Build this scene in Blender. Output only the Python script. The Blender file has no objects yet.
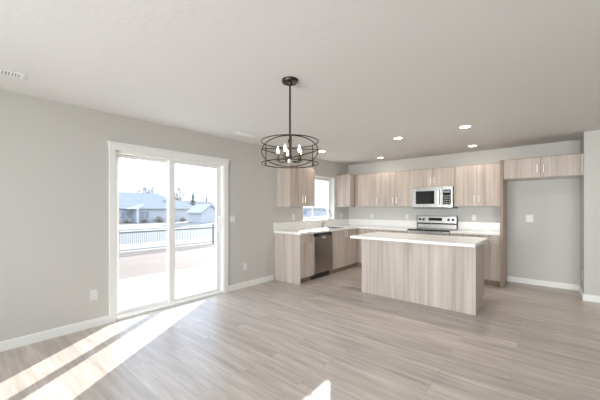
import bpy, bmesh, math, random
from mathutils import Vector, Matrix
random.seed(7)
S = bpy.context.scene
COL = S.collection
PI = math.pi

# ------------------------------------------------------------------ camera
H = 2.44                      # ceiling height
cam_d = bpy.data.cameras.new('camera')
cam = bpy.data.objects.new('camera', cam_d); COL.objects.link(cam)
cam_d.sensor_width = 36.0
cam_d.lens = 289.25 / 600 * 36.0
cam_d.shift_y = 8.41 / 600
cam_d.clip_start = 0.05; cam_d.clip_end = 500
cam.location = (3.866, 0.0, 1.3305)
cam.rotation_euler = (PI / 2, 0, 0.7032)
S.camera = cam

# ------------------------------------------------------------------ world, sun, added fill lights, exposure
world = bpy.data.worlds.new('sky'); S.world = world
world.use_nodes = True
wn = world.node_tree.nodes; wl = world.node_tree.links
wn.clear()
wo = wn.new('ShaderNodeOutputWorld'); wb = wn.new('ShaderNodeBackground')
wb.inputs['Color'].default_value = (0.66, 0.78, 1.0, 1)
wb.inputs['Strength'].default_value = 3.6
wl.new(wb.outputs[0], wo.inputs[0])

sun_d = bpy.data.lights.new('sun', 'SUN'); sun = bpy.data.objects.new('sun', sun_d); COL.objects.link(sun)
sun_d.energy = 22.0; sun_d.angle = math.radians(0.5); sun_d.color = (1.0, 0.965, 0.92)
_el = math.radians(15.05)
_h = Vector((0.694, -1.0, 0)).normalized() * math.cos(_el)
sun_dir = Vector((_h.x, _h.y, -math.sin(_el)))
sun.rotation_euler = sun_dir.to_track_quat('-Z', 'Y').to_euler()
sun.location = (-6, 12, 8)


def fill_light(name, loc, direction, sx, sz, watts, col=(0.98, 0.985, 1.0)):
    """added soft fill light, placed outside a made-up window behind the camera"""
    d = bpy.data.lights.new(name, 'AREA'); o = bpy.data.objects.new(name, d); COL.objects.link(o)
    d.shape = 'RECTANGLE'; d.size = sx; d.size_y = sz; d.energy = watts; d.color = col; d.spread = math.radians(105)
    o.location = loc; o.rotation_euler = Vector(direction).to_track_quat('-Z', 'Z').to_euler()
    return o


fill_light('rear_fill_light', (2.2, -3.35, 1.45), (0, 1, 0), 2.2, 1.5, 128)  # both lamps are added to brighten the interior, no known source there
fill_light('rear_fill_light', (5.6, -3.35, 1.45), (0, 1, 0), 2.2, 1.5, 96)

S.view_settings.view_transform = 'Standard'
S.view_settings.look = 'None'
S.view_settings.exposure = 0.0
S.view_settings.gamma = 1.0
S.view_settings.use_curve_mapping = False
S.cycles.max_bounces = 10; S.cycles.diffuse_bounces = 7; S.cycles.transparent_max_bounces = 16
S.cycles.use_denoising = True
S.cycles.sample_clamp_indirect = 6


# ------------------------------------------------------------------ materials
def srgb(r, g, b):
    f = lambda c: (c / 255 / 12.92) if c / 255 <= 0.04045 else ((c / 255 + 0.055) / 1.055) ** 2.4
    return (f(r), f(g), f(b), 1)


def new_mat(name):
    m = bpy.data.materials.new(name); m.use_nodes = True
    nt = m.node_tree; b = nt.nodes['Principled BSDF']
    return m, nt, b


def mat(name, col, rough=0.5, metal=0.0, bump=0.0, bscale=200.0, var=0.0, vscale=3.0, spec=0.5):
    m, nt, b = new_mat(name)
    b.inputs['Base Color'].default_value = col
    b.inputs['Roughness'].default_value = rough
    b.inputs['Metallic'].default_value = metal
    b.inputs['Specular IOR Level'].default_value = spec
    tc = nt.nodes.new('ShaderNodeTexCoord')
    if var:
        n = nt.nodes.new('ShaderNodeTexNoise'); n.inputs['Scale'].default_value = vscale
        n.inputs['Detail'].default_value = 5
        r = nt.nodes.new('ShaderNodeValToRGB')
        lo = [max(0, c * (1 - var)) for c in col[:3]] + [1]; hi = [min(1, c * (1 + var)) for c in col[:3]] + [1]
        r.color_ramp.elements[0].position = .3; r.color_ramp.elements[1].position = .7
        r.color_ramp.elements[0].color = lo; r.color_ramp.elements[1].color = hi
        nt.links.new(tc.outputs['Object'], n.inputs['Vector']); nt.links.new(n.outputs['Fac'], r.inputs['Fac'])
        nt.links.new(r.outputs['Color'], b.inputs['Base Color'])
    if bump:
        n = nt.nodes.new('ShaderNodeTexNoise'); n.inputs['Scale'].default_value = bscale
        n.inputs['Detail'].default_value = 3
        bp = nt.nodes.new('ShaderNodeBump'); bp.inputs['Strength'].default_value = bump
        bp.inputs['Distance'].default_value = .01
        nt.links.new(tc.outputs['Object'], n.inputs['Vector']); nt.links.new(n.outputs['Fac'], bp.inputs['Height'])
        nt.links.new(bp.outputs['Normal'], b.inputs['Normal'])
    return m


def wood_mat(name, dark, mid, light, sx=9.0, sz=.35):
    """laminate with upright grain: long vertical bands and fine streaks"""
    m, nt, b = new_mat(name)
    tc = nt.nodes.new('ShaderNodeTexCoord'); oi = nt.nodes.new('ShaderNodeObjectInfo')
    mul = nt.nodes.new('ShaderNodeMath'); mul.operation = 'MULTIPLY'; mul.inputs[1].default_value = 37.0
    nt.links.new(oi.outputs['Random'], mul.inputs[0])
    add = nt.nodes.new('ShaderNodeVectorMath'); add.operation = 'ADD'
    nt.links.new(tc.outputs['Object'], add.inputs[0]); nt.links.new(mul.outputs[0], add.inputs[1])

    def streak(scale_x, scale_z, detail):
        mp = nt.nodes.new('ShaderNodeMapping'); mp.inputs['Scale'].default_value = (scale_x, scale_x, scale_z)
        n = nt.nodes.new('ShaderNodeTexNoise'); n.inputs['Scale'].default_value = 1.0
        n.inputs['Detail'].default_value = detail; n.inputs['Roughness'].default_value = .6
        nt.links.new(add.outputs[0], mp.inputs[0]); nt.links.new(mp.outputs[0], n.inputs['Vector'])
        return n
    n1 = streak(sx, sz, 2.0); n2 = streak(sx * 7, sz * 3, 3.0)
    mix = nt.nodes.new('ShaderNodeMath'); mix.operation = 'MULTIPLY_ADD'
    mix.inputs[1].default_value = .45
    sc = nt.nodes.new('ShaderNodeMath'); sc.operation = 'MULTIPLY'; sc.inputs[1].default_value = .55
    nt.links.new(n1.outputs['Fac'], sc.inputs[0])
    nt.links.new(n2.outputs['Fac'], mix.inputs[0]); nt.links.new(sc.outputs[0], mix.inputs[2])
    r = nt.nodes.new('ShaderNodeValToRGB'); e = r.color_ramp.elements
    e[0].position = .36; e[0].color = dark; e[1].position = .64; e[1].color = light
    k = e.new(.5); k.color = mid
    nt.links.new(mix.outputs[0], r.inputs['Fac']); nt.links.new(r.outputs['Color'], b.inputs['Base Color'])
    b.inputs['Roughness'].default_value = .5
    b.inputs['Specular IOR Level'].default_value = .35
    return m


def floor_mat():
    m, nt, b = new_mat('vinyl_plank_floor')
    tc = nt.nodes.new('ShaderNodeTexCoord')
    br = nt.nodes.new('ShaderNodeTexBrick')
    br.offset = .37; br.offset_frequency = 2
    br.inputs['Scale'].default_value = 1.0
    br.inputs['Brick Width'].default_value = 1.22; br.inputs['Row Height'].default_value = .18
    br.inputs['Mortar Size'].default_value = .0016; br.inputs['Mortar Smooth'].default_value = .2
    br.inputs['Color1'].default_value = (0, 0, 0, 1); br.inputs['Color2'].default_value = (1, 1, 1, 1)
    br.inputs['Mortar'].default_value = (.0, .0, .0, 1)
    nt.links.new(tc.outputs['Object'], br.inputs['Vector'])
    # grain offset per plank, stretched along the plank
    comb = nt.nodes.new('ShaderNodeVectorMath'); comb.operation = 'MULTIPLY_ADD'
    comb.inputs[1].default_value = (11, 7, 0)
    nt.links.new(br.outputs['Color'], comb.inputs[0]); nt.links.new(tc.outputs['Object'], comb.inputs[2])
    mp = nt.nodes.new('ShaderNodeMapping'); mp.inputs['Scale'].default_value = (1.5, 17, 1)
    nt.links.new(comb.outputs[0], mp.inputs[0])
    n = nt.nodes.new('ShaderNodeTexNoise'); n.inputs['Scale'].default_value = 1.0; n.inputs['Detail'].default_value = 5
    n.inputs['Roughness'].default_value = .62
    nt.links.new(mp.outputs[0], n.inputs['Vector'])
    r = nt.nodes.new('ShaderNodeValToRGB'); e = r.color_ramp.elements
    e[0].position = .3; e[0].color = FLOOR_DARK; e[1].position = .72; e[1].color = FLOOR_LIGHT
    nt.links.new(n.outputs['Fac'], r.inputs['Fac'])
    # plank-to-plank tone
    mr = nt.nodes.new('ShaderNodeMapRange'); mr.inputs['To Min'].default_value = .91; mr.inputs['To Max'].default_value = 1.07
    nt.links.new(br.outputs['Color'], mr.inputs['Value'])
    mx = nt.nodes.new('ShaderNodeVectorMath'); mx.operation = 'SCALE'
    nt.links.new(r.outputs['Color'], mx.inputs[0]); nt.links.new(mr.outputs[0], mx.inputs['Scale'])
    # joints
    jm = nt.nodes.new('ShaderNodeMix'); jm.data_type = 'RGBA'
    jf = nt.nodes.new('ShaderNodeMath'); jf.operation = 'MULTIPLY'; jf.inputs[1].default_value = .22
    nt.links.new(br.outputs['Fac'], jf.inputs[0]); nt.links.new(jf.outputs[0], jm.inputs['Factor'])
    nt.links.new(mx.outputs[0], jm.inputs['A']); jm.inputs['B'].default_value = (.12, .1, .09, 1)
    nt.links.new(jm.outputs['Result'], b.inputs['Base Color'])
    rr = nt.nodes.new('ShaderNodeMapRange'); rr.inputs['To Min'].default_value = .26; rr.inputs['To Max'].default_value = .40
    nt.links.new(n.outputs['Fac'], rr.inputs['Value']); nt.links.new(rr.outputs[0], b.inputs['Roughness'])
    bp = nt.nodes.new('ShaderNodeBump'); bp.inputs['Strength'].default_value = .12; bp.inputs['Distance'].default_value = .004
    nt.links.new(n.outputs['Fac'], bp.inputs['Height']); nt.links.new(bp.outputs['Normal'], b.inputs['Normal'])
    return m


def glass_mat(name, tint=(.96, .98, .97, 1), refl=.06):
    m = bpy.data.materials.new(name); m.use_nodes = True
    nt = m.node_tree; nt.nodes.clear()
    out = nt.nodes.new('ShaderNodeOutputMaterial'); t = nt.nodes.new('ShaderNodeBsdfTransparent')
    g = nt.nodes.new('ShaderNodeBsdfGlossy'); g.inputs['Roughness'].default_value = .02
    lw = nt.nodes.new('ShaderNodeLayerWeight'); lw.inputs['Blend'].default_value = .5
    pw = nt.nodes.new('ShaderNodeMath'); pw.operation = 'POWER'; pw.inputs[1].default_value = 5.0
    fr = nt.nodes.new('ShaderNodeMath'); fr.operation = 'MULTIPLY_ADD'; fr.inputs[1].default_value = .7; fr.inputs[2].default_value = .03
    mx = nt.nodes.new('ShaderNodeMixShader'); t.inputs['Color'].default_value = tint
    nt.links.new(lw.outputs['Facing'], pw.inputs[0]); nt.links.new(pw.outputs[0], fr.inputs[0])
    nt.links.new(fr.outputs[0], mx.inputs['Fac'])
    nt.links.new(t.outputs[0], mx.inputs[1]); nt.links.new(g.outputs[0], mx.inputs[2])
    nt.links.new(mx.outputs[0], out.inputs['Surface'])
    return m


def emit_mat(name, col, strength):
    m, nt, b = new_mat(name)
    b.inputs['Base Color'].default_value = (.8, .8, .8, 1)
    b.inputs['Emission Color'].default_value = col; b.inputs['Emission Strength'].default_value = strength
    return m


FLOOR_DARK = (.37, .315, .28, 1); FLOOR_LIGHT = (.61, .55, .51, 1)
M = dict(
    wall=mat('painted_wall', (.555, .54, .516, 1), .75, bump=.06, bscale=90, spec=.25),
    ceiling=mat('textured_ceiling', (.74, .73, .715, 1), .85, bump=.10, bscale=38, spec=.2),
    floor=floor_mat(),
    trim=mat('white_trim', (.80, .80, .79, 1), .4, bump=.01),
    vinyl=mat('white_vinyl', (.82, .82, .80, 1), .35, bump=.01),
    wood=wood_mat('cabinet_laminate', (.355, .295, .252, 1), (.475, .405, .358, 1), (.57, .50, .455, 1)),
    wood_edge=wood_mat('cabinet_edge_laminate', (.20, .14, .10, 1), (.27, .20, .15, 1), (.34, .26, .21, 1)),
    white_melamine=mat('white_melamine', (.75, .74, .71, 1), .4, bump=.01),
    quartz=mat('white_quartz', (.80, .79, .77, 1), .18, var=.03, vscale=40),
    nickel=mat('brushed_nickel', (.80, .78, .75, 1), .35, .9, bump=.02),
    steel=mat('stainless_steel', (.42, .41, .40, 1), .27, 1.0, bump=.015, bscale=400),
    dark_steel=mat('dark_stainless', (.40, .375, .35, 1), .3, 1.0, bump=.015, bscale=400),
    satin=mat('satin_faucet_metal', (.38, .37, .36, 1), .25, 1.0, bump=.002),
    chrome=mat('chrome', (.8, .8, .8, 1), .08, 1.0, bump=.002),
    black_glass=mat('black_glass', (.012, .012, .013, 1), .06, bump=.001),
    black=mat('black_plastic', (.018, .018, .018, 1), .4, bump=.02),
    bronze=mat('dark_bronze', (.055, .043, .035, 1), .35, .85, bump=.02),
    brass=mat('aged_brass', (.13, .09, .065, 1), .35, .9, bump=.02),
    plate=mat('switch_plate_plastic', (.68, .67, .65, 1), .35, bump=.005),
    slot=mat('dark_slot', (.05, .05, .05, 1), .6, bump=.01),
    vent_slot=mat('vent_slot', (.22, .22, .21, 1), .6, bump=.01),
    glass=glass_mat('window_glass'),
    bulb=emit_mat('bulb_glow', (1, .82, .68, 1), 3.5),
    can=emit_mat('can_light_glow', (1, .93, .82, 1), 14),
    concrete=mat('concrete_patio', (0.336, 0.324, 0.312, 1), .85, bump=.1, bscale=60, var=.05),
    dirt=mat('bare_dirt', (0.118, 0.086, 0.073, 1), .95, bump=.4, bscale=14, var=.16, vscale=.8),
    pale_ground=mat('pale_gravel', (0.225, 0.21, 0.193, 1), .95, bump=.3, bscale=9, var=.12, vscale=.35),
    asphalt=mat('asphalt', (0.098, 0.101, 0.108, 1), .9, bump=.2, bscale=30, var=.1),
    fence=mat('grey_fence_metal', (0.21, 0.21, 0.215, 1), .5, .3, bump=.02),
    siding=mat('pale_siding', (0.470, 0.470, 0.470, 1), .8, bump=.05, bscale=20, var=.04),
    shingle=mat('grey_shingles', (0.294, 0.298, 0.314, 1), .9, bump=.3, bscale=12, var=.1, vscale=2),
    shingle_brown=mat('brown_shingles', (0.284, 0.255, 0.259, 1), .9, bump=.3, bscale=12, var=.1, vscale=2),
    shingle_pale=mat('pale_shingles', (0.420, 0.420, 0.437, 1), .9, bump=.3, bscale=12, var=.06, vscale=2),
    house_trim=mat('house_trim', (0.546, 0.546, 0.546, 1), .6, bump=.02),
    house_pane=mat('house_pane', (0.273, 0.294, 0.336, 1), .15, bump=.01),
    bark=mat('pale_bark', (0.315, 0.262, 0.231, 1), .9, bump=.3, bscale=20, var=.15),
    conifer=mat('conifer_needles', (0.202, 0.202, 0.148, 1), .9, bump=.2, bscale=30, var=.25, vscale=6),
    shrub=mat('dry_shrub', (0.353, 0.304, 0.274, 1), .9, bump=.2, bscale=30, var=.25, vscale=6),
)


# ------------------------------------------------------------------ mesh helpers
class MB:
    def __init__(s): s.bm = bmesh.new()

    def box(s, x0, x1, y0, y1, z0, z1, bev=0.0):
        r = bmesh.ops.create_cube(s.bm, size=1.0)
        vs = r['verts']
        for v in vs:
            v.co = Vector((x0 + (v.co.x + .5) * (x1 - x0), y0 + (v.co.y + .5) * (y1 - y0), z0 + (v.co.z + .5) * (z1 - z0)))
        if bev:
            es = list({e for v in vs for e in v.link_edges})
            bmesh.ops.bevel(s.bm, geom=es, offset=bev, segments=2, profile=.5, affect='EDGES')
        return s

    def prism(s, pts, axis, a0, a1):
        """extrude a 2-D outline along an axis ('x','y','z')"""
        def P(p, a):
            return {'x': (a, p[0], p[1]), 'y': (p[0], a, p[1]), 'z': (p[0], p[1], a)}[axis]
        A = [s.bm.verts.new(P(p, a0)) for p in pts]; B = [s.bm.verts.new(P(p, a1)) for p in pts]
        n = len(pts)
        s.bm.faces.new(A); s.bm.faces.new(B[::-1])
        for i in range(n): s.bm.faces.new((A[i], B[i], B[(i + 1) % n], A[(i + 1) % n]))
        return s

    def tube(s, pts, r, seg=10, closed=False, cap=True):
        pts = [Vector(p) for p in pts]; n = len(pts)
        rs = r if isinstance(r, (list, tuple)) else [r] * n
        rings = []; up = None
        for i, p in enumerate(pts):
            a = pts[(i - 1) % n] if (closed or i > 0) else p
            b = pts[(i + 1) % n] if (closed or i < n - 1) else p
            t = (b - a).normalized()
            if up is None:
                ref = Vector((0, 0, 1)) if abs(t.z) < .9 else Vector((1, 0, 0))
                up = t.cross(ref).normalized()
            up = (up - t * up.dot(t)).normalized()
            w = t.cross(up)
            rings.append([s.bm.verts.new(p + (up * math.cos(2 * PI * k / seg) + w * math.sin(2 * PI * k / seg)) * rs[i]) for k in range(seg)])
        m = n if closed else n - 1
        for i in range(m):
            A, B = rings[i], rings[(i + 1) % n]
            for k in range(seg):
                s.bm.faces.new((A[k], A[(k + 1) % seg], B[(k + 1) % seg], B[k]))
        if cap and not closed:
            s.bm.faces.new(rings[0][::-1]); s.bm.faces.new(rings[-1])
        return s

    def lathe(s, prof, cx=0, cy=0, seg=24):
        rings = []
        for r, z in prof:
            if r < 1e-5: rings.append([s.bm.verts.new((cx, cy, z))])
            else: rings.append([s.bm.verts.new((cx + r * math.cos(2 * PI * k / seg), cy + r * math.sin(2 * PI * k / seg), z)) for k in range(seg)])
        for A, B in zip(rings, rings[1:]):
            for k in range(seg):
                k2 = (k + 1) % seg
                if len(A) == 1 and len(B) == 1: continue
                if len(A) == 1: s.bm.faces.new((A[0], B[k2], B[k]))
                elif len(B) == 1: s.bm.faces.new((A[k], A[k2], B[0]))
                else: s.bm.faces.new((A[k], A[k2], B[k2], B[k]))
        return s

    def quad(s, *pts):
        s.bm.faces.new([s.bm.verts.new(p) for p in pts]); return s

    def build(s, name, m, parent=None, smooth=False, label=None):
        bmesh.ops.recalc_face_normals(s.bm, faces=s.bm.faces)
        me = bpy.data.meshes.new(name); s.bm.to_mesh(me); s.bm.free()
        me.materials.append(M[m] if isinstance(m, str) else m)
        if smooth:
            for p in me.polygons: p.use_smooth = True
            try: me.set_sharp_from_angle(angle=math.radians(40))
            except Exception: pass
        o = bpy.data.objects.new(name, me); COL.objects.link(o)
        if parent: o.parent = parent
        if label: o['label'] = label
        return o


def thing(name, label, cat, loc=(0, 0, 0), rz=0.0, group=None):
    o = bpy.data.objects.new(name, None); COL.objects.link(o)
    o.empty_display_size = .1
    o.location = loc; o.rotation_euler = (0, 0, rz); o['label'] = label; o['category'] = cat
    if group: o['group'] = group
    return o


def tag(o, label, cat, group=None, kind=None):
    o['label'] = label; o['category'] = cat
    if group: o['group'] = group
    if kind: o['kind'] = kind
    return o


def struct(o):
    o['kind'] = 'structure'; return o


def setting(name, label, cat, loc=(0, 0, 0)):
    return struct(thing(name, label, cat, loc))


def copy_tree(o, parent=None):
    c = o.copy(); COL.objects.link(c)
    if parent: c.parent = parent
    for ch in list(o.children): copy_tree(ch, c)
    return c


# ------------------------------------------------------------------ room shell
XR, YB, YW, YR, XF = 4.295, 6.4925, 5.86, -3.1, 7.6
WT = .15
DY0, DY1, DZ = 1.19, 2.70, 2.03            # patio door opening
KY0, KY1, KZ0, KZ1 = 4.66, 5.84, 1.07, 2.06  # kitchen window opening

o = MB().box(-WT, XF + WT, YR - WT, YB + WT, -.12, 0).build('floor', 'floor'); struct(tag(o, 'greige wood-look vinyl plank floor running through the whole room', 'floor'))
o = MB().box(-WT, XF + WT, YR - WT, YB + WT, H, H + .25).build('ceiling', 'ceiling'); struct(tag(o, 'plain off-white textured flat ceiling over the room', 'ceiling'))
w = MB()
w.box(-WT, 0, YR - WT, DY0, 0, H).box(-WT, 0, DY0, DY1, DZ, H).box(-WT, 0, DY1, KY0, 0, H)
w.box(-WT, 0, KY0, KY1, 0, KZ0).box(-WT, 0, KY0, KY1, KZ1, H).box(-WT, 0, KY1, YB + WT, 0, H)
struct(tag(w.build('wall_left', 'wall'), 'greige painted wall with the sliding patio door', 'wall'))
o = MB().box(0, XR, YB, YB + WT, 0, H).build('wall_back', 'wall'); struct(tag(o, 'greige kitchen wall behind the range and refrigerator alcove', 'wall'))
o = MB().box(XR, XF, YW, YB + WT, 0, H).build('wall_right', 'wall'); struct(tag(o, 'greige wall block closing the refrigerator alcove', 'wall'))
w = MB(); wy = [(.0, 1.1, 3.3), (3.3, 4.5, 6.7)]
w.box(0, 1.1, YR - WT, YR, 0, H).box(3.3, 4.5, YR - WT, YR, 0, H).box(6.7, XF, YR - WT, YR, 0, H)
for a, b in ((1.1, 3.3), (4.5, 6.7)):
    w.box(a, b, YR - WT, YR, 0, .7).box(a, b, YR - WT, YR, 2.2, H)
struct(tag(w.build('wall_rear', 'wall'), 'greige wall with two added windows at the other end', 'wall'))
w = MB().box(XF, XF + WT, YR - WT, YB + WT, 0, H)
struct(tag(w.build('wall_side', 'wall'), 'plain greige wall facing the patio door', 'wall'))

BH, BT = .092, .014


def base_profile(mb, axis, a0, a1, face, sign):
    pts = [(face, 0), (face + sign * BT, 0), (face + sign * BT, BH - .008), (face + sign * (BT - .006), BH), (face, BH)]
    mb.prism(pts, axis, a0, a1); return mb


b = MB()
base_profile(b, 'y', YR, DY0 - .062, 0, 1); base_profile(b, 'y', DY1 + .08, 3.79, 0, 1)
struct(tag(b.build('baseboard_left', 'trim'), 'white baseboard along the patio door wall', 'baseboard'))
b = MB(); base_profile(b, 'x', 3.335, XR, YB, -1)
struct(tag(b.build('baseboard_back', 'trim'), 'white baseboard at the back of the refrigerator alcove', 'baseboard'))
b = MB(); base_profile(b, 'y', YW, YB - BT, XR, -1); base_profile(b, 'x', XR - BT, XF, YW, -1)
struct(tag(b.build('baseboard_right', 'trim'), 'white baseboard wrapping the wall corner beside the alcove', 'baseboard'))

# unseen rear windows, added as openings for the fill lights
for i, (kind, a0, a1) in enumerate((('rear', 1.1, 3.3), ('rear', 4.5, 6.7))):
    n = i + 2
    lab = ['added unseen window at the far end beside the patio wall', 'added unseen window at the far end away from the patio wall'][i]
    fr = MB(); gl = MB(); mid = (a0 + a1) / 2
    def bx(mb, p0, p1, z0, z1, d0, d1):
        if kind == 'rear': mb.box(p0, p1, YR - d1, YR - d0, z0, z1)
        else: mb.box(XF + d0, XF + d1, p0, p1, z0, z1)
    for p0, p1, z0, z1 in ((a0, a1, .7, .76), (a0, a1, 2.14, 2.2), (a0, a0 + .06, .76, 2.14), (a1 - .06, a1, .76, 2.14), (mid - .03, mid + .03, .76, 2.14)):
        bx(fr, p0, p1, z0, z1, .06, .13)
    r = setting('window_%d' % n, lab, 'window')
    fr.build('window_frame', 'vinyl', r)
    for p0, p1 in ((a0 + .06, mid - .03), (mid + .03, a1 - .06)):
        g = MB(); bx(g, p0, p1, .76, 2.14, .09, .096); g.build('pane', 'glass', r)

# ------------------------------------------------------------------ sliding patio door
d = setting('door_1', 'white two-panel sliding glass patio door', 'door', (0, DY0, 0))
W_ = DY1 - DY0
m = MB()                                                    # outer frame in the wall opening
m.box(-.148, -.004, 0, .022, 0, DZ).box(-.148, -.004, W_ - .016, W_, 0, DZ).box(-.148, -.004, .022, W_ - .016, DZ - .035, DZ)
m.box(-.148, -.004, .022, W_ - .016, 0, .028, .002)
m.box(-.06, -.045, .022, W_ - .016, .028, .04)
m.build('door_frame', 'vinyl', d)


def slider_panel(name, y0, y1, x0, x1, gy0, gy1, gz0, gz1):
    f = MB()
    f.box(x0, x1, y0, gy0, .03, DZ - .037, .003).box(x0, x1, gy1, y1, .03, DZ - .037, .003)
    f.box(x0, x1, gy0, gy1, .03, gz0, .003).box(x0, x1, gy0, gy1, gz1, DZ - .037, .003)
    p = f.build(name, 'vinyl', d)
    xm = (x0 + x1) / 2
    MB().box(xm - .004, xm + .004, gy0 - .005, gy1 + .005, gz0 - .005, gz1 + .005).build('glass_pane', 'glass', p)
    return p


yy = lambda v: v - DY0
slider_panel('fixed_panel', .022, yy(1.93), -.142, -.104, .075, yy(1.868), .080, 1.957)
sp = slider_panel('sliding_panel', yy(1.862), W_ - .018, -.102, -.062, yy(1.945), yy(2.612), .072, 1.957)
hm = MB(); hy = yy(2.648)
hm.box(-.062, -.052, hy - .014, hy + .014, .96, 1.22, .004)
hm.tube([(-.054, hy, .98), (-.02, hy, .985), (-.014, hy, 1.01), (-.014, hy, 1.17), (-.02, hy, 1.195), (-.054, hy, 1.20)], .009, 8)
hm.build('handle', 'vinyl', sp, True)
cs = MB()
cs.box(0, .016, -.062, .004, 0, 2.02, .002)
cs.box(0, .016, W_ - .004, W_ + .078, 0, 2.02, .002)
cs.box(0, .020, -.066, W_ + .082, 2.02, 2.092, .002)
cs.box(0, .032, -.082, W_ + .098, 2.092, 2.112, .003)
cs.build('door_casing', 'trim', d)

# ------------------------------------------------------------------ kitchen window
k = setting('window_1', 'white sliding window over the kitchen sink', 'window', (0, KY0, KZ0))
KW, KH = KY1 - KY0, KZ1 - KZ0
m = MB()
m.box(-.149, -.10, 0, KW, 0, .03).box(-.149, -.10, 0, KW, KH - .035, KH).box(-.149, -.10, 0, .035, .03, KH - .035).box(-.149, -.10, KW - .05, KW, .03, KH - .035)
m.build('window_frame', 'vinyl', k)
m = MB()                                                    # white jamb liner
m.box(-.10, -.001, .0, .01, 0, KH).box(-.10, -.001, KW - .01, KW, 0, KH).box(-.10, -.001, .01, KW - .01, KH - .01, KH)
m.build('jamb_liner', 'trim', k)
MB().box(-.10, .022, -.02, KW + .02, -.006, .012, .003).build('window_sill', 'trim', k)
for nm, a, b_, x0, x1 in (('fixed_sash', .035, .53, -.140, -.122), ('sliding_sash', .46, KW - .05, -.121, -.101)):
    f = MB(); t = .045
    f.box(x0, x1, a, a + t, .03, KH - .035).box(x0, x1, b_ - t, b_, .03, KH - .035).box(x0, x1, a + t, b_ - t, .03, .03 + t * .6).box(x0, x1, a + t, b_ - t, KH - .035 - t, KH - .035)
    p = f.build(nm, 'vinyl', k); xm = (x0 + x1) / 2
    MB().box(xm - .003, xm + .003, a + t, b_ - t, .03 + t * .6, KH - .035 - t).build('pane', 'glass', p)


# ------------------------------------------------------------------ cabinets
DT = .019


def pull(parent, x, y, z, vertical=True, L=.13):
    """bar pull standing off a door face at local y (face looks to -y)"""
    m = MB(); h = L / 2; k = h - .016
    if vertical:
        m.tube([(x, y - .028, z - h), (x, y - .028, z + h)], .0068, 10)
        for s in (-k, k): m.tube([(x, y + .001, z + s), (x, y - .028, z + s)], .0045, 8)
    else:
        m.tube([(x - h, y - .028, z), (x + h, y - .028, z)], .0058, 10)
        for s in (-k, k): m.tube([(x + s, y + .001, z), (x + s, y - .028, z)], .0045, 8)
    return m.build('handle', 'nickel', parent, True)


def door(root, x0, x1, z0, z1, d_, hx=None, hz=None, name='door', vertical=True, L=.13):
    g = .0016
    p = MB().box(x0 + g, x1 - g, -d_ - DT, -d_ - .001, z0 + g, z1 - g, .0012).build(name, 'wood', root)
    if hx is not None: pull(p, hx, -d_ - DT, hz, vertical, L)
    return p


def upper(label, loc, rz, w_, d_, h_, doors, group='upper cabinets', L=.13):
    """d_ = depth of the box without the door; doors = (x0, x1, handle_x)"""
    r = thing('upper_cabinet', label, 'cabinet', loc, rz, group)
    MB().box(0, w_, -d_, 0, .004, h_ - .006).build('body', 'wood', r)
    MB().box(.0, w_, -d_ + .0, 0, 0, .004).build('underside', 'white_melamine', r, label='white underside')
    MB().box(-.0, w_, -d_ - .012, 0, h_ - .006, h_).build('top_edge', 'wood_edge', r, label='darker brown top edge')
    for x0, x1, hx in doors:
        door(r, x0, x1, .0, h_ - .006, d_, hx, .05 + L / 2 + .02, L=L)
    return r


UZ, UH = 1.37, .765
e_ = .0015
# on the patio-door wall (local x -> +Y)
R90 = PI / 2
upper('tall wood-grain upper cabinet hanging beside the chandelier, before the sink window', (e_, 3.87, UZ), R90, .75, .325, UH,
      [(0, .375, .375 - .04), (.375, .75, .375 + .04)])
upper('narrow wood-grain corner upper cabinet just past the sink window', (e_, 5.92, UZ), R90, YB - 5.92 - e_, .35, UH,
      [(0, .225, None)])
# on the back wall (front faces -Y)
yb = YB - e_
upper('wood-grain upper cabinet with a single door next to the corner', (.372, yb, UZ), 0, .985 - .372, .31, UH, [(.075, .613, .613 - .045)])
upper('two-door wood-grain upper cabinet next to the microwave on the corner side', (.986, yb, UZ), 0, .768, .31, UH,
      [(0, .384, .384 - .04), (.384, .768, .384 + .04)])
upper('short two-door upper cabinet right above the microwave', (1.755, yb, 1.765), 0, .768, .31, UH - .395, [(0, .384, .384 - .035), (.384, .768, .384 + .035)])
upper('two-door wood-grain upper cabinet between the microwave and the alcove', (2.524, yb, UZ), 0, .764, .31, UH,
      [(0, .382, .382 - .04), (.382, .764, .382 + .04)])
upper('wide shallow two-door cabinet over the empty refrigerator alcove', (3.334, yb, 1.82), 0, .96, .60, .315,
      [(0, .475, .475 - .04), (.475, .925, .475 + .04), (.926, .96, None)])
# tall refrigerator panel
r = thing('tall_end_panel', 'tall wood-grain panel from floor to cabinet top beside the refrigerator alcove', 'panel', (3.289, yb, 0))
MB().box(0, .043, -.642, 0, 0, 2.135).build('panel_board', 'wood', r)
MB().box(0, .043, -.646, -.6421, 0, 2.135).build('edge_band', 'wood_edge', r, label='darker brown front edge')

CZ = .874       # base cabinet height


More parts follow.
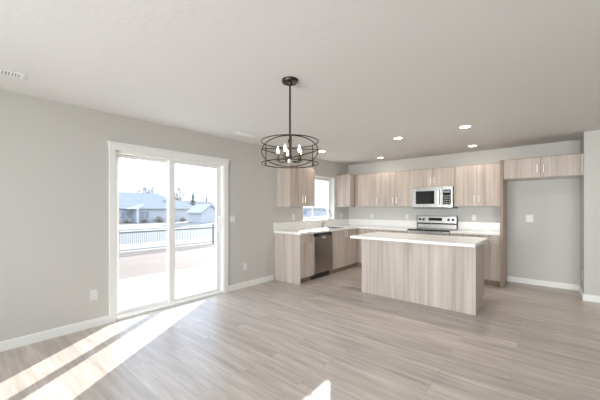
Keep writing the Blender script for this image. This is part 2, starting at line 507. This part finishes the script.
def base(label, loc, rz, w_, d_, fronts, end_side=None, name='base_cabinet', sink=None, toe0=0):
    r = thing(name, label, 'cabinet', loc, rz, 'base cabinets')
    if sink:
        m = MB().box(0, w_, -d_, 0, .105, .69).box(0, w_, -d_, -d_ + .03, .69, CZ).box(0, w_, -.13, 0, .69, CZ)
        m.box(0, sink[0], -d_ + .03, -.13, .69, CZ).box(sink[1], w_, -d_ + .03, -.13, .69, CZ).build('body', 'wood', r)
    else:
        MB().box(0, w_, -d_, 0, .105, CZ).build('body', 'wood', r)
    m = MB().box(0, w_, -d_ + .055, 0, 0, .105)
    if toe0: m.box(0, toe0, -d_, -d_ + .055, 0, .105)
    m.build('toe_kick', 'wood_edge', r, label='darker recessed toe kick')
    for kind, x0, x1, z0, z1, hx, hz in fronts:
        if kind == 'drawer': door(r, x0, x1, z0, z1, d_, hx, hz, 'drawer', False, .09)
        elif kind == 'filler': door(r, x0, x1, z0, z1, d_, None, None, 'filler_strip')
        else: door(r, x0, x1, z0, z1, d_, hx, hz)
    if end_side is not None:
        MB().box(-.021, -.001, -d_ - DT, 0, 0, CZ, .001).build('end_panel', 'wood', r)
    return r


BD = .605
base('narrow base cabinet with one drawer beside the dishwasher at the counter end', (e_, 3.84, 0), R90, .375, BD,
     [('drawer', 0, .375, .715, CZ, .1875, .795), ('door', 0, .375, .105, .712, None, None)], end_side=1)
base('two-door sink base cabinet under the window, past the dishwasher', (e_, 4.832, 0), R90, 1.056, BD,
     [('door', 0, .485, .105, CZ, .485 - .035, .79), ('door', .485, .97, .105, CZ, .485 + .035, .79), ('filler', .97, 1.05, .105, CZ, None, None)], sink=(.09, .81))
base('base cabinet between the counter corner and the range', (e_, yb, 0), 0, 1.748, BD - .005,
     [('drawer', .65, 1.18, .715, CZ, .92, .795), ('drawer', 1.18, 1.748, .715, CZ, 1.46, .795), ('door', .65, 1.18, .105, .712, 1.14, .62), ('door', 1.18, 1.748, .105, .712, 1.22, .62)], toe0=.548)
base('base cabinet between the range and the tall alcove panel', (2.527, yb, 0), 0, .76, BD - .005,
     [('drawer', 0, .38, .715, CZ, .19, .795), ('drawer', .38, .76, .715, CZ, .57, .795), ('door', 0, .38, .105, .712, .34, .62), ('door', .38, .76, .105, .712, .42, .62)])

# ------------------------------------------------------------------ worktops
cz0, cz1 = CZ + .001, .915
SX0, SX1, SY0, SY1 = .15, .55, 4.94, 5.62
r = thing('countertop', 'white quartz L-shaped countertop under the sink window with low backsplash', 'countertop', (0, 0, 0), 0, 'quartz countertops')
m = MB()
for x0, x1, y0, y1 in ((.002, .66, 3.80, SY0), (.002, SX0, SY0, SY1), (SX1, .66, SY0, SY1), (.002, .66, SY1, yb), (.66, 1.746, 5.845, yb)):
    m.box(x0, x1, y0, y1, cz0, cz1)
m.build('slab', 'quartz', r)
MB().box(.002, .02, 3.80, yb, cz1, 1.062, .001).box(.02, 1.746, yb - .018, yb, cz1, 1.062, .001).build('backsplash', 'quartz', r)
r = thing('countertop', 'short white quartz countertop between the range and the alcove panel', 'countertop', (2.531, yb, 0), 0, 'quartz countertops')
MB().box(0, .756, -.648, 0, cz0, cz1, .002).build('slab', 'quartz', r)
MB().box(0, .756, -.018, 0, cz1, 1.062, .001).build('backsplash', 'quartz', r)

# sink
r = thing('kitchen_sink', 'stainless undermount sink sunk in the counter below the window', 'sink', (0, 0, 0))
m = MB()
x0, x1, y0, y1, zb = SX0 - .001, SX1 + .001, SY0 - .001, SY1 + .001, .70
x0, x1, y0, y1 = SX0 + .001, SX1 - .001, SY0 + .001, SY1 - .001
m.box(x0, x0 + .004, y0, y1, zb, cz1 - .012).box(x1 - .004, x1, y0, y1, zb, cz1 - .012).box(x0, x1, y0, y0 + .004, zb, cz1 - .012).box(x0, x1, y1 - .004, y1, zb, cz1 - .012).box(x0, x1, y0, y1, zb, zb + .004)
m.build('basin', 'steel', r)
MB().lathe([(0, zb + .006), (.04, zb + .006), (.043, zb + .004)], .35, 5.28).build('drain', 'chrome', r, True)

# faucet
r = thing('kitchen_faucet', 'silvery gooseneck pull-down faucet on the counter before the window', 'faucet', (.10, 5.22, cz1 + .0005))
MB().lathe([(0, 0), (.028, 0), (.028, .012), (.019, .022), (.017, .09), (.014, .10), (0, .10)], seg=20).build('base', 'satin', r, True)
pts = [(0, 0, .09), (0, 0, .30)]
for i in range(1, 13):
    a = PI * i / 12 * .93
    pts.append((.095 - .095 * math.cos(a), .03 * i / 12, .30 + .095 * math.sin(a)))
MB().tube(pts, .0115, 12).build('neck', 'satin', r, True)
ex = Vector(pts[-1])
MB().tube([ex + Vector((-.001, 0, .005)), ex + Vector((.008, 0, -.05)), ex + Vector((.013, 0, -.10))], [.0125, .015, .016], 12).build('spray_head', 'satin', r, True)
MB().tube([(.0, .015, .06), (.0, .05, .075), (.0, .085, .11)], [.007, .006, .005], 8).build('lever', 'satin', r, True)

# ------------------------------------------------------------------ island
r = thing('kitchen_island', 'long grey wood-grain kitchen island in the middle of the kitchen', 'island', (1.635, 4.15, 0))
IW, ID = 1.575, .64
MB().box(.02, IW - .02, .02, ID - .02, .1, CZ).build('body', 'wood', r)
MB().box(.02, IW - .02, .06, ID - .08, 0, .1).build('toe_kick', 'wood_edge', r)
for a, b_ in ((0, .526), (.5265, 1.0525), (1.053, IW)):
    MB().box(a, b_, 0, .019, 0, CZ, .0008).build('back_panel', 'wood', r)
for a in (0, IW - .019):
    MB().prism([(.0195, 0), (ID - .07, 0), (ID - .07, .1), (ID, .1), (ID, CZ), (.0195, CZ)], 'x', a, a + .019).build('end_panel', 'wood', r)
t = thing('island_countertop', 'thick white quartz slab lying on the island', 'countertop', (1.59, 3.865, cz0), 0, 'quartz countertops')
MB().box(0, 1.658, 0, .965, 0, cz1 - cz0, .004).build('slab', 'quartz', t)

# ------------------------------------------------------------------ dishwasher
r = thing('dishwasher', 'stainless dishwasher built in under the counter by the sink', 'dishwasher', (e_, 4.222, 0), R90)
w_ = .602
MB().box(.004, w_, -.56, 0, .1, .868).build('body', 'black', r)
p = MB().box(.004, w_, -.628, -.562, .115, .80, .004).build('door', 'dark_steel', r)
MB().box(.004, w_, -.612, -.562, .802, .866, .003).build('control_strip', 'black', r)
MB().prism([(-.628, .802), (-.612, .802), (-.612, .83), (-.628, .812)], 'x', .18, w_ - .18).build('pocket_handle', 'steel', p)
MB().box(.26, .36, -.6295, -.628, .765, .79).build('badge', 'plate', p)
MB().box(.004, w_, -.55, -.50, 0, .099).build('kick_plate', 'black', r)

# ------------------------------------------------------------------ range
r = thing('kitchen_range', 'stainless electric range with black glass cooktop below the microwave', 'stove', (1.757, yb, 0))
w_ = .764
MB().box(.0, w_, -.62, -.012, .03, .895).build('body', 'steel', r)
MB().box(-.0, w_, -.665, -.09, .896, .922, .004).build('cooktop', 'black_glass', r)
for x, y, q in ((.2, -.50, .10), (.56, -.50, .08), (.2, -.24, .075), (.56, -.24, .10)):
    MB().lathe([(q, .9223), (q, .9229), (q - .006, .9229), (q - .006, .9223)], x, y, 32).build('burner_ring', 'vent_slot', r)
m = MB().prism([(-.012, .896), (-.085, .896), (-.085, .925), (-.075, 1.0), (-.092, 1.03), (-.08, 1.165), (-.06, 1.175), (-.012, 1.175)], 'x', 0, w_)
bg = m.build('backguard', 'steel', r)
MB().box(.0, w_, -.0955, -.085, 1.012, 1.024).build('trim_line', 'black', bg)
for x0 in (-.008, w_):
    MB().box(x0, x0 + .008, -.095, -.012, .923, 1.178).build('side_cap', 'black', bg)
MB().box(.235, .495, -.0935, -.080, 1.075, 1.135).build('display', 'black_glass', bg)
for x in (.06, .135, .62, .70):
    m = MB(); m.tube([(x, -.083, 1.10), (x, -.10, 1.098), (x, -.118, 1.096)], [.024, .023, .019], 16)
    m.build('knob', 'black', bg, True)
p = MB().box(.006, w_ - .006, -.655, -.621, .24, .885, .004).build('oven_door', 'steel', r)
MB().box(.13, w_ - .13, -.6565, -.655, .38, .70).build('oven_window', 'black_glass', p)
m = MB(); m.tube([(.05, -.705, .80), (w_ - .05, -.705, .80)], .012, 10)
for x in (.07, w_ - .07): m.tube([(x, -.654, .80), (x, -.705, .80)], .009, 8)
m.build('handle', 'steel', p, True)
MB().box(.006, w_ - .006, -.65, -.621, .06, .232, .004).build('drawer', 'steel', r)
for x in (.06, w_ - .06):
    for y in (-.56, -.07):
        MB().lathe([(0, 0), (.016, 0), (.016, .03), (0, .03)], x, y, 12).build('foot', 'black', r)

# ------------------------------------------------------------------ microwave
r = thing('microwave_oven', 'stainless over-the-range microwave with dark door window', 'microwave', (1.757, yb, 1.335))
w_ = .764; h_ = .427
MB().box(0, w_, -.37, 0, .012, h_).build('body', 'steel', r)
MB().box(.0, w_, -.375, -.02, 0, .0115).build('vent_base', 'black', r)
p = MB().box(.0, .575, -.405, -.371, .014, h_ - .001, .004).build('door', 'steel', r)
MB().box(.075, .435, -.4065, -.404, .085, .345, .001).build('door_window', 'black_glass', p)
m = MB(); m.tube([(.52, -.445, .06), (.52, -.445, .37)], .014, 12)
for z in (.085, .345): m.tube([(.52, -.404, z), (.52, -.445, z)], .010, 8)
m.build('handle', 'chrome', p, True)
c = MB().box(.578, w_, -.405, -.371, .014, h_ - .001, .004).build('control_panel', 'steel', r)
MB().box(.592, w_ - .03, -.4065, -.404, .07, .36, .001).build('keypad', 'black_glass', c)
for row in range(4):
    for cc in range(3):
        x = .61 + cc * .042; z = .09 + row * .045
        MB().box(x, x + .03, -.4075, -.4064, z, z + .028).build('button', 'vent_slot', c)
MB().box(.605, w_ - .045, -.4075, -.4064, .30, .34).build('display', 'house_pane', c)


# ------------------------------------------------------------------ switches and outlets
def wall_plate(name, label, cat, loc, rz, style, w_=.072, h_=.115, group=None):
    """plate on a wall; local -y is away from the wall"""
    r = thing(name, label, cat, loc, rz, group)
    MB().box(-w_ / 2, w_ / 2, -.006, 0, -h_ / 2, h_ / 2, .002).build('cover_plate', 'plate', r)
    if style == 'switch':
        n = 2 if w_ > .1 else 1
        for i in range(n):
            x = (i - (n - 1) / 2) * .046
            MB().box(x - .016, x + .016, -.0095, -.005, -.033, .033, .0015).build('rocker', 'trim', r)
    else:
        for z in (-.021, .021):
            f = MB().box(-.017, .017, -.0085, -.005, z - .015, z + .015, .002).build('socket', 'trim', r)
            MB().box(-.009, -.006, -.0089, -.0083, z - .006, z + .006).box(.005, .008, -.0089, -.0083, z - .006, z + .006).build('slot', 'slot', f)
    return r


G = 'wall outlets and switches'
wall_plate('light_switch', 'white double light switch on the wall beside the patio door', 'switch', (0.0005, 2.872, 1.16), R90, 'switch', .118, .118, G)
wall_plate('wall_outlet', 'white outlet low on the wall on the camera side of the patio door', 'outlet', (.0005, .982, .363), R90, 'outlet', .08, .125, G)
wall_plate('wall_outlet', 'white outlet low on the wall between patio door and counter', 'outlet', (.0005, 3.124, .345), R90, 'outlet', .08, .125, G)
wall_plate('wall_outlet', 'white outlet above the backsplash under the cabinet by the chandelier', 'outlet', (.0005, 4.36, 1.155), R90, 'outlet', group=G)
wall_plate('wall_outlet', 'white outlet above the backsplash between sink window and corner', 'outlet', (.0005, 6.16, 1.16), R90, 'outlet', group=G)
wall_plate('wall_outlet', 'white outlet on the back wall nearest the corner', 'outlet', (.655, YB - .0005, 1.146), 0, 'outlet', group=G)
wall_plate('wall_outlet', 'white outlet on the back wall just beside the range on its corner side', 'outlet', (1.504, YB - .0005, 1.142), 0, 'outlet', group=G)
wall_plate('wall_outlet', 'white outlet on the back wall between range and alcove panel', 'outlet', (2.807, YB - .0005, 1.146), 0, 'outlet', .078, .118, group=G)
wall_plate('wall_outlet', 'large white outlet plate inside the refrigerator alcove', 'outlet', (3.655, YB - .0005, 1.153), 0, 'outlet', .105, .125, group=G)
wall_plate('wall_outlet', 'white outlet low on the side wall of the alcove', 'outlet', (XR - .0005, 6.08, .33), R90 + PI, 'outlet', group=G)


# ------------------------------------------------------------------ ceiling vents
def vent(label, loc, rz, L, Wd, slots):
    r = thing('ceiling_vent', label, 'vent', loc, rz, 'ceiling registers')
    m = MB()
    m.box(-L / 2, L / 2, -Wd / 2, -Wd / 2 + .022, -.008, 0, .002).box(-L / 2, L / 2, Wd / 2 - .022, Wd / 2, -.008, 0, .002)
    m.box(-L / 2, -L / 2 + .03, -Wd / 2 + .022, Wd / 2 - .022, -.008, 0).box(L / 2 - .03, L / 2, -Wd / 2 + .022, Wd / 2 - .022, -.008, 0)
    m.build('frame', 'trim', r)
    MB().box(-L / 2 + .03, L / 2 - .03, -Wd / 2 + .022, Wd / 2 - .022, -.002, 0).build('duct_backing', 'slot', r)
    m = MB(); n = slots; s = (L - .06) / n
    for i in range(n):
        x = -L / 2 + .03 + s * i
        m.prism([(x, -.002), (x + s * .55, -.008), (x + s * .75, -.008), (x + s * .2, -.002)], 'y', -Wd / 2 + .022, Wd / 2 - .022)
    m.build('louvers', 'trim', r)
    return r


vent('white louvered ceiling vent above the wall before the patio door', (.515, .19, H), R90, .33, .14, 14)
vent('white ceiling vent near the chandelier above the end of the patio door', (.44, 2.78, H), R90, .33, .14, 14)


# ------------------------------------------------------------------ recessed lights
def can(label, x, y, watts):
    r = thing('recessed_light', label, 'ceiling light', (x, y, H), 0, 'recessed ceiling lights')
    MB().lathe([(.062, -.0005), (.062, -.006), (.082, -.004), (.084, 0)], seg=28).build('trim_ring', 'trim', r, True)
    MB().lathe([(0, -.004), (.061, -.004), (.061, -.001)], seg=28).build('lens', 'can', r)
    ld = bpy.data.lights.new('recessed_light_bulb', 'AREA'); lo = bpy.data.objects.new('recessed_light_bulb', ld); COL.objects.link(lo)
    ld.shape = 'DISK'; ld.size = .11; ld.energy = watts; ld.color = (1, .90, .78)
    lo.parent = r; lo.location = (0, 0, -.009)
    return r


can('recessed ceiling light above the island end by the alcove', 3.035, 4.445, 10)
can('recessed ceiling light above the island end by the sink', 2.096, 4.475, 10)
can('recessed ceiling light in front of the cabinets over the right end of the range wall', 2.885, 5.88, 3)
can('recessed ceiling light in front of the corner upper cabinets', 1.12, 5.95, 3)
can('recessed ceiling light beside the chandelier hoop, above the sink counter', .56, 4.56, 2)

# ------------------------------------------------------------------ chandelier
CX, CY = 2.184, 1.85
r = thing('chandelier', 'dark bronze hoop cage chandelier with candle bulbs hanging from ceiling rod', 'chandelier', (CX, CY, H))
MB().lathe([(0, 0), (.07, 0), (.07, -.018), (.066, -.024), (.02, -.026), (.016, -.045), (0, -.045)], seg=32).build('canopy', 'bronze', r, True)
zt, zb, R = 1.905 - H, 1.715 - H, .245
m = MB(); m.tube([(0, 0, -.04), (0, 0, zb + .02)], .0085, 12); m.lathe([(0, zt + .02), (.017, zt + .02), (.017, zt - .01), (0, zt - .01)], seg=14)
m.build('rod', 'bronze', r, True)
view = math.atan2(-CY, 3.866 - CX) + .04          # azimuth from the lamp towards the camera side of the room


def hoop(z_near, z_far, nm, rad=R, seg=72):
    pts = []
    for i in range(seg):
        a = 2 * PI * i / seg; c = math.cos(a)
        pts.append((rad * math.cos(a + view), rad * math.sin(a + view), (z_near + z_far) / 2 + (z_near - z_far) / 2 * c))
    return MB().tube(pts, .0042, 8, closed=True).build(nm, 'bronze', r, True)


hoop(zt, zt, 'top_hoop'); hoop(zb, zb, 'bottom_hoop')
hoop(zt - .004, zb + .012, 'tilted_hoop', R - .003); 
pts = []
for i in range(72):
    a = 2 * PI * i / 72; t_ = (i if i <= 36 else 72 - i) / 36
    pts.append(((R - .008) * math.cos(a + view), (R - .008) * math.sin(a + view), zb + .012 + (zt - zb - .024) * math.sin(t_ * PI / 2) ** 1.1))
MB().tube(pts, .0042, 8, closed=True).build('tilted_hoop', 'bronze', r, True)
for a in (0, 2 * PI / 3, 4 * PI / 3):
    x, y = R * math.cos(a + view), R * math.sin(a + view)
    MB().tube([(x, y, zb), (x, y, zt)], .0045, 8).build('upright', 'bronze', r, True)
    m = MB(); m.tube([(x * .985, y * .985, zb + .02), (x * 1.04, y * 1.04, zb + .02)], .008, 10); m.build('screw', 'bronze', r, True)
MB().lathe([(0, zb + .0), (.012, zb + .0), (.026, zb + .012), (.028, zb + .035), (.012, zb + .045), (0, zb + .045)], seg=20).build('hub', 'nickel', r, True)
for i in range(5):
    a = 2 * PI * i / 5 + view - .44
    ca, sa = math.cos(a), math.sin(a); q = .105
    ar = MB().tube([(.02 * ca, .02 * sa, zb + .024), (.06 * ca, .06 * sa, zb + .014), (.09 * ca, .09 * sa, zb + .016), (q * ca, q * sa, zb + .03)], .0045, 8).build('arm', 'bronze', r, True)
    MB().lathe([(0, zb + .03), (.018, zb + .03), (.02, zb + .036), (.011, zb + .04), (.0105, zb + .085), (0, zb + .085)], q * ca, q * sa, 14).build('candle_sleeve', 'brass', ar, True)
    MB().lathe([(0, zb + .085), (.008, zb + .086), (.0135, zb + .102), (.0135, zb + .113), (.008, zb + .134), (.0025, zb + .15), (0, zb + .152)], q * ca, q * sa, 14).build('bulb', 'bulb', ar, True)

# ------------------------------------------------------------------ outside
PX, PZ = -2.6, -.09
o = MB().box(PX, -WT, -2.0, 1.823, PZ - .12, PZ).box(PX, -WT, 1.835, 6.2, PZ - .12, PZ).build('patio', 'concrete')
struct(tag(o, 'pale concrete patio slab outside the sliding door', 'patio'))


def ground_z(x):
    d_ = -x
    if d_ < 2.6: return -.14
    if d_ < 10: return -.14 - .46 * (d_ - 2.6) / 7.4
    if d_ < 30: return -.6 - .5 * (d_ - 10) / 20
    return -1.1


def strip(name, m, xs, label, y0=-60, y1=110):
    b = MB(); v = {}
    ys = [y0 + (y1 - y0) * q / 5 for q in range(6)]
    for x in xs:
        for y in ys: v[x, y] = b.bm.verts.new((x, y, ground_z(x)))
    for x, x2 in zip(xs, xs[1:]):
        for y, y2 in zip(ys, ys[1:]): b.bm.faces.new((v[x, y], v[x2, y], v[x2, y2], v[x, y2]))
    return struct(tag(b.build(name, m), label, 'ground'))


strip('ground_yard', 'dirt', [-.16, -2.6, -4, -6, -8, -10.4], 'bare pinkish dirt yard between patio and fence')
strip('ground_verge', 'pale_ground', [-10.4, -12, -14.5], 'pale gravel strip just beyond the fence')
strip('road', 'asphalt', [-14.5, -17, -20, -26], 'grey asphalt road beyond the fence', -60, 21)
strip('ground_lot', 'pale_ground', [-14.5, -17, -20, -26], 'pale bare lot where the road ends', 21, 110)
strip('ground_field', 'pale_ground', [-26, -30, -45, -160], 'pale ground around the neighbouring houses')
b = MB(); b.box(-.15, 60, 6.65, 110, -.3, -.14).box(7.76, 60, -60, 6.65, -.3, -.14).box(-.15, 60, -60, -3.26, -.3, -.14)
struct(tag(b.build('ground', 'pale_ground'), 'pale gravel ground behind and beside the house', 'ground'))

# metal fence along the yard
FX, FZ, FH = -10.0, -.6, 1.03
r = thing('metal_fence', 'dark metal picket fence across the yard beyond the patio', 'fence', (FX, 0, FZ))
y = -3.0
while y < 16:
    m = MB(); L = 2.4
    m.box(-.012, .012, y + .03, y + L - .03, FH - .05, FH - .02).box(-.012, .012, y + .03, y + L - .03, .1, .13)
    n = 28
    for i in range(n):
        yy_ = y + .03 + (L - .06) * (i + .5) / n
        m.box(-.008, .008, yy_ - .006, yy_ + .006, .04, FH)
    m.build('picket_panel', 'fence', r)
    MB().box(-.03, .03, y - .03, y + .03, 0, FH + .05).box(-.036, .036, y - .036, y + .036, FH + .05, FH + .07).build('post', 'fence', r)
    y += L
MB().box(-.03, .03, y - .03, y + .03, 0, FH + .05).box(-.036, .036, y - .036, y + .036, FH + .05, FH + .07).build('post', 'fence', r)
# white lip of the pale kerb behind the fence (the bright line through the top rail)
o = MB().box(-26.3, -26.0, -50, 21, -1.1, -.86).build('kerb', 'pale_ground'); struct(tag(o, 'pale kerb along the far side of the road', 'kerb'))


def house(label, loc, rz, L, D, hw, hr, roof_m, wins, hip=True, over=.5):
    """local: long side along x from 0..L, front at y=0 facing -y, depth to D"""
    r = thing('house', label, 'house', loc, rz, 'houses beyond the yard')
    if hip:
        MB().box(0, L, 0, D, -.2, hw).build('wall', 'siding', r)
    else:
        m = MB().box(0, L, 0, D, -.2, hw)
        m.prism([(0, hw), (D, hw), (D / 2, hw + hr * .97)], 'x', 0, L)
        m.build('wall', 'siding', r)
    m = MB(); o = over; th = .16
    if hip:
        i = D / 2
        A = [(-o, -o), (L + o, -o), (L + o, D + o), (-o, D + o)]
        lo = [m.bm.verts.new((x, y, hw)) for x, y in A]; ed = [m.bm.verts.new((x, y, hw + th)) for x, y in A]
        r1 = m.bm.verts.new((i, D / 2, hw + hr)); r2 = m.bm.verts.new((L - i, D / 2, hw + hr))
        m.bm.faces.new(lo)
        for k_ in range(4): m.bm.faces.new((lo[k_], lo[(k_ + 1) % 4], ed[(k_ + 1) % 4], ed[k_]))
        m.bm.faces.new((ed[0], ed[1], r2, r1)); m.bm.faces.new((ed[1], ed[2], r2)); m.bm.faces.new((ed[2], ed[3], r1, r2)); m.bm.faces.new((ed[3], ed[0], r1))
    else:
        s = hr / (D / 2)
        m.prism([(-o, hw - s * o), (D / 2, hw + hr), (D + o, hw - s * o), (D + o, hw - s * o + th), (D / 2, hw + hr + th), (-o, hw - s * o + th)], 'x', -o, L + o)
    rf = m.build('roof', roof_m, r)
    if hip:
        MB().box(-o - .06, L + o + .06, -o - .08, -o - .005, hw - .02, hw + th - .02).build('gutter', 'house_trim', rf)
    for (x, z, ww, hh) in wins:
        f = MB().box(x - .1, x + ww + .1, -.06, .02, z - .1, z + hh + .1).build('window', 'house_trim', r)
        MB().box(x, x + ww / 2 - .04, -.09, -.05, z, z + hh).box(x + ww / 2 + .04, x + ww, -.09, -.05, z, z + hh).build('pane', 'house_pane', f)
    return r, rf


# main neighbour: long low house facing the yard
h1, rf1 = house('long low grey-roofed house directly beyond the fence', (-50, 8.0, -1.1), R90, 23.2, 11, 2.42, 3.0, 'shingle',
                [(9.4, .75, 1.5, 1.15), (12.4, .7, 1.5, 1.25), (4, .8, 1.5, 1.1)])
for p in ((17.4, 3.7), (17.4, 3.1)):
    MB().box(p[0], p[0] + .3, p[1] - 1.6, p[1] - 1.3, 3.0, 4.0).build('roof_vent', 'shingle', rf1)
MB().prism([(11.2, 0), (11.5, 0), (11.5, 2.3), (12.4, 3.1), (10.0, 2.35), (11.2, 2.3)], 'y', -1.9, -.1).build('porch_gable', 'house_trim', h1)
house('brown-roofed house set back behind the long low one', (-72, 41.5, -1.1), R90, 9, 8, 2.0, 2.5, 'shingle_brown', [(2, .7, 1.4, 1.0), (5.5, .7, 1.4, 1.0)], hip=False)
house('small white gabled shed at the latch side of the patio door view', (-40, 29.6, -1.1), PI, 4.2, 3.4, 1.8, 1.2, 'shingle_pale', [], hip=False, over=.3)
house('blue-grey house seen through the sink window', (-56, 60, -1.1), 0, 12.4, 8, 2.4, .9, 'shingle', [(2.0, .8, 1.0, 1.1), (9.6, .8, 1.8, 1.1)])


# trees
def bare_tree(label, loc, h, spread, seed):
    rnd = random.Random(seed)
    r = thing('bare_tree', label, 'tree', loc, 0, 'trees beyond the houses')
    MB().tube([(0, 0, -.2), (.05, 0, h * .18), (0, .05, h * .42)], [h * .022, h * .017, h * .012], 8).build('trunk', 'bark', r, True)
    m = MB()

    def grow(p, dvec, L, rad, lev):
        q = p + dvec * L * .5 + Vector((rnd.uniform(-1, 1), rnd.uniform(-1, 1), rnd.uniform(0, .6))) * L * .06
        e = p + dvec * L
        m.tube([p, q, e], [rad, rad * .75, rad * .5], 5)
        if lev == 0: return
        for _ in range(4 if lev > 1 else 4):
            dv = (dvec + Vector((rnd.uniform(-1, 1), rnd.uniform(-1, 1), rnd.uniform(-.2, .7))) * spread).normalized()
            grow(p + dvec * L * rnd.uniform(.35, 1), dv, L * rnd.uniform(.5, .75), rad * .58, lev - 1)
    for _ in range(6):
        dv = Vector((rnd.uniform(-1, 1) * spread, rnd.uniform(-1, 1) * spread, 1)).normalized()
        grow(Vector((0, 0, h * rnd.uniform(.2, .42))), dv, h * rnd.uniform(.25, .36), h * .013, 3)
    m.build('branches', 'bark', r)
    return r


def conifer(label, loc, h, rad, seed):
    rnd = random.Random(seed)
    r = thing('conifer_tree', label, 'tree', loc, 0, 'trees beyond the houses')
    MB().tube([(0, 0, -.2), (0, 0, h * .95)], [h * .02, .02], 6).build('trunk', 'bark', r)
    m = MB()
    for i in range(260):
        t = rnd.random() ** .8; z = h * (.1 + .88 * t); q = rad * (1 - t) * rnd.uniform(.5, 1.05) + .1; a = rnd.uniform(0, 2 * PI)
        c, s_ = math.cos(a), math.sin(a); wdt = .16 * q + .12
        m.bm.faces.new([m.bm.verts.new(v) for v in ((0, 0, z + .15), (q * c - wdt * s_, q * s_ + wdt * c, z - q * .25), (q * 1.2 * c, q * 1.2 * s_, z - q * .35), (q * c + wdt * s_, q * s_ - wdt * c, z - q * .22))])
    m.build('foliage', 'conifer', r)
    return r


bare_tree('tall spreading bare tree rising behind the long low roof', (-72, 30.6, -1.1), 9.6, .75, 3)
bare_tree('small bare tree behind the roof nearest the door frame edge', (-86, 31.2, -1.1), 9.0, .8, 5)
bare_tree('bare tree just beside the meeting stile of the door', (-66, 35.9, -1.1), 8.6, .6, 9)
conifer('dark pointed conifer behind the hip end of the grey roof', (-66, 39.4, -1.1), 7.4, 1.5, 11)
conifer('pointed conifer behind the brown roof, above the white shed', (-84, 54.5, -1.1), 6.6, 1.5, 13)


def shrub(label, loc, s, seed):
    rnd = random.Random(seed); m = MB()
    for i in range(90):
        a = rnd.uniform(0, 2 * PI); e = rnd.uniform(.15, 1.4); L = s * rnd.uniform(.6, 1.05)
        dv = Vector((math.cos(a) * math.cos(e), math.sin(a) * math.cos(e), math.sin(e)))
        m.tube([Vector((0, 0, 0)), dv * L * .6, dv * L], [.05 * s, .06 * s, .03 * s], 4)
    o = m.build('dry_shrub', 'shrub'); o.location = loc
    tag(o, label, 'shrub', 'dry shrubs by the far house')


for i, (yy_, s) in enumerate(((17.8, 1.0), (20.6, .9), (23.0, 1.1), (27.5, .9))):
    shrub(['low dry brown shrub below the first house window', 'low dry brown shrub under the porch gable', 'largest dry brown shrub against the long house wall', 'low dry brown shrub near the far corner of the long house'][i], (-48.5, yy_, -1.12), s, 20 + i)
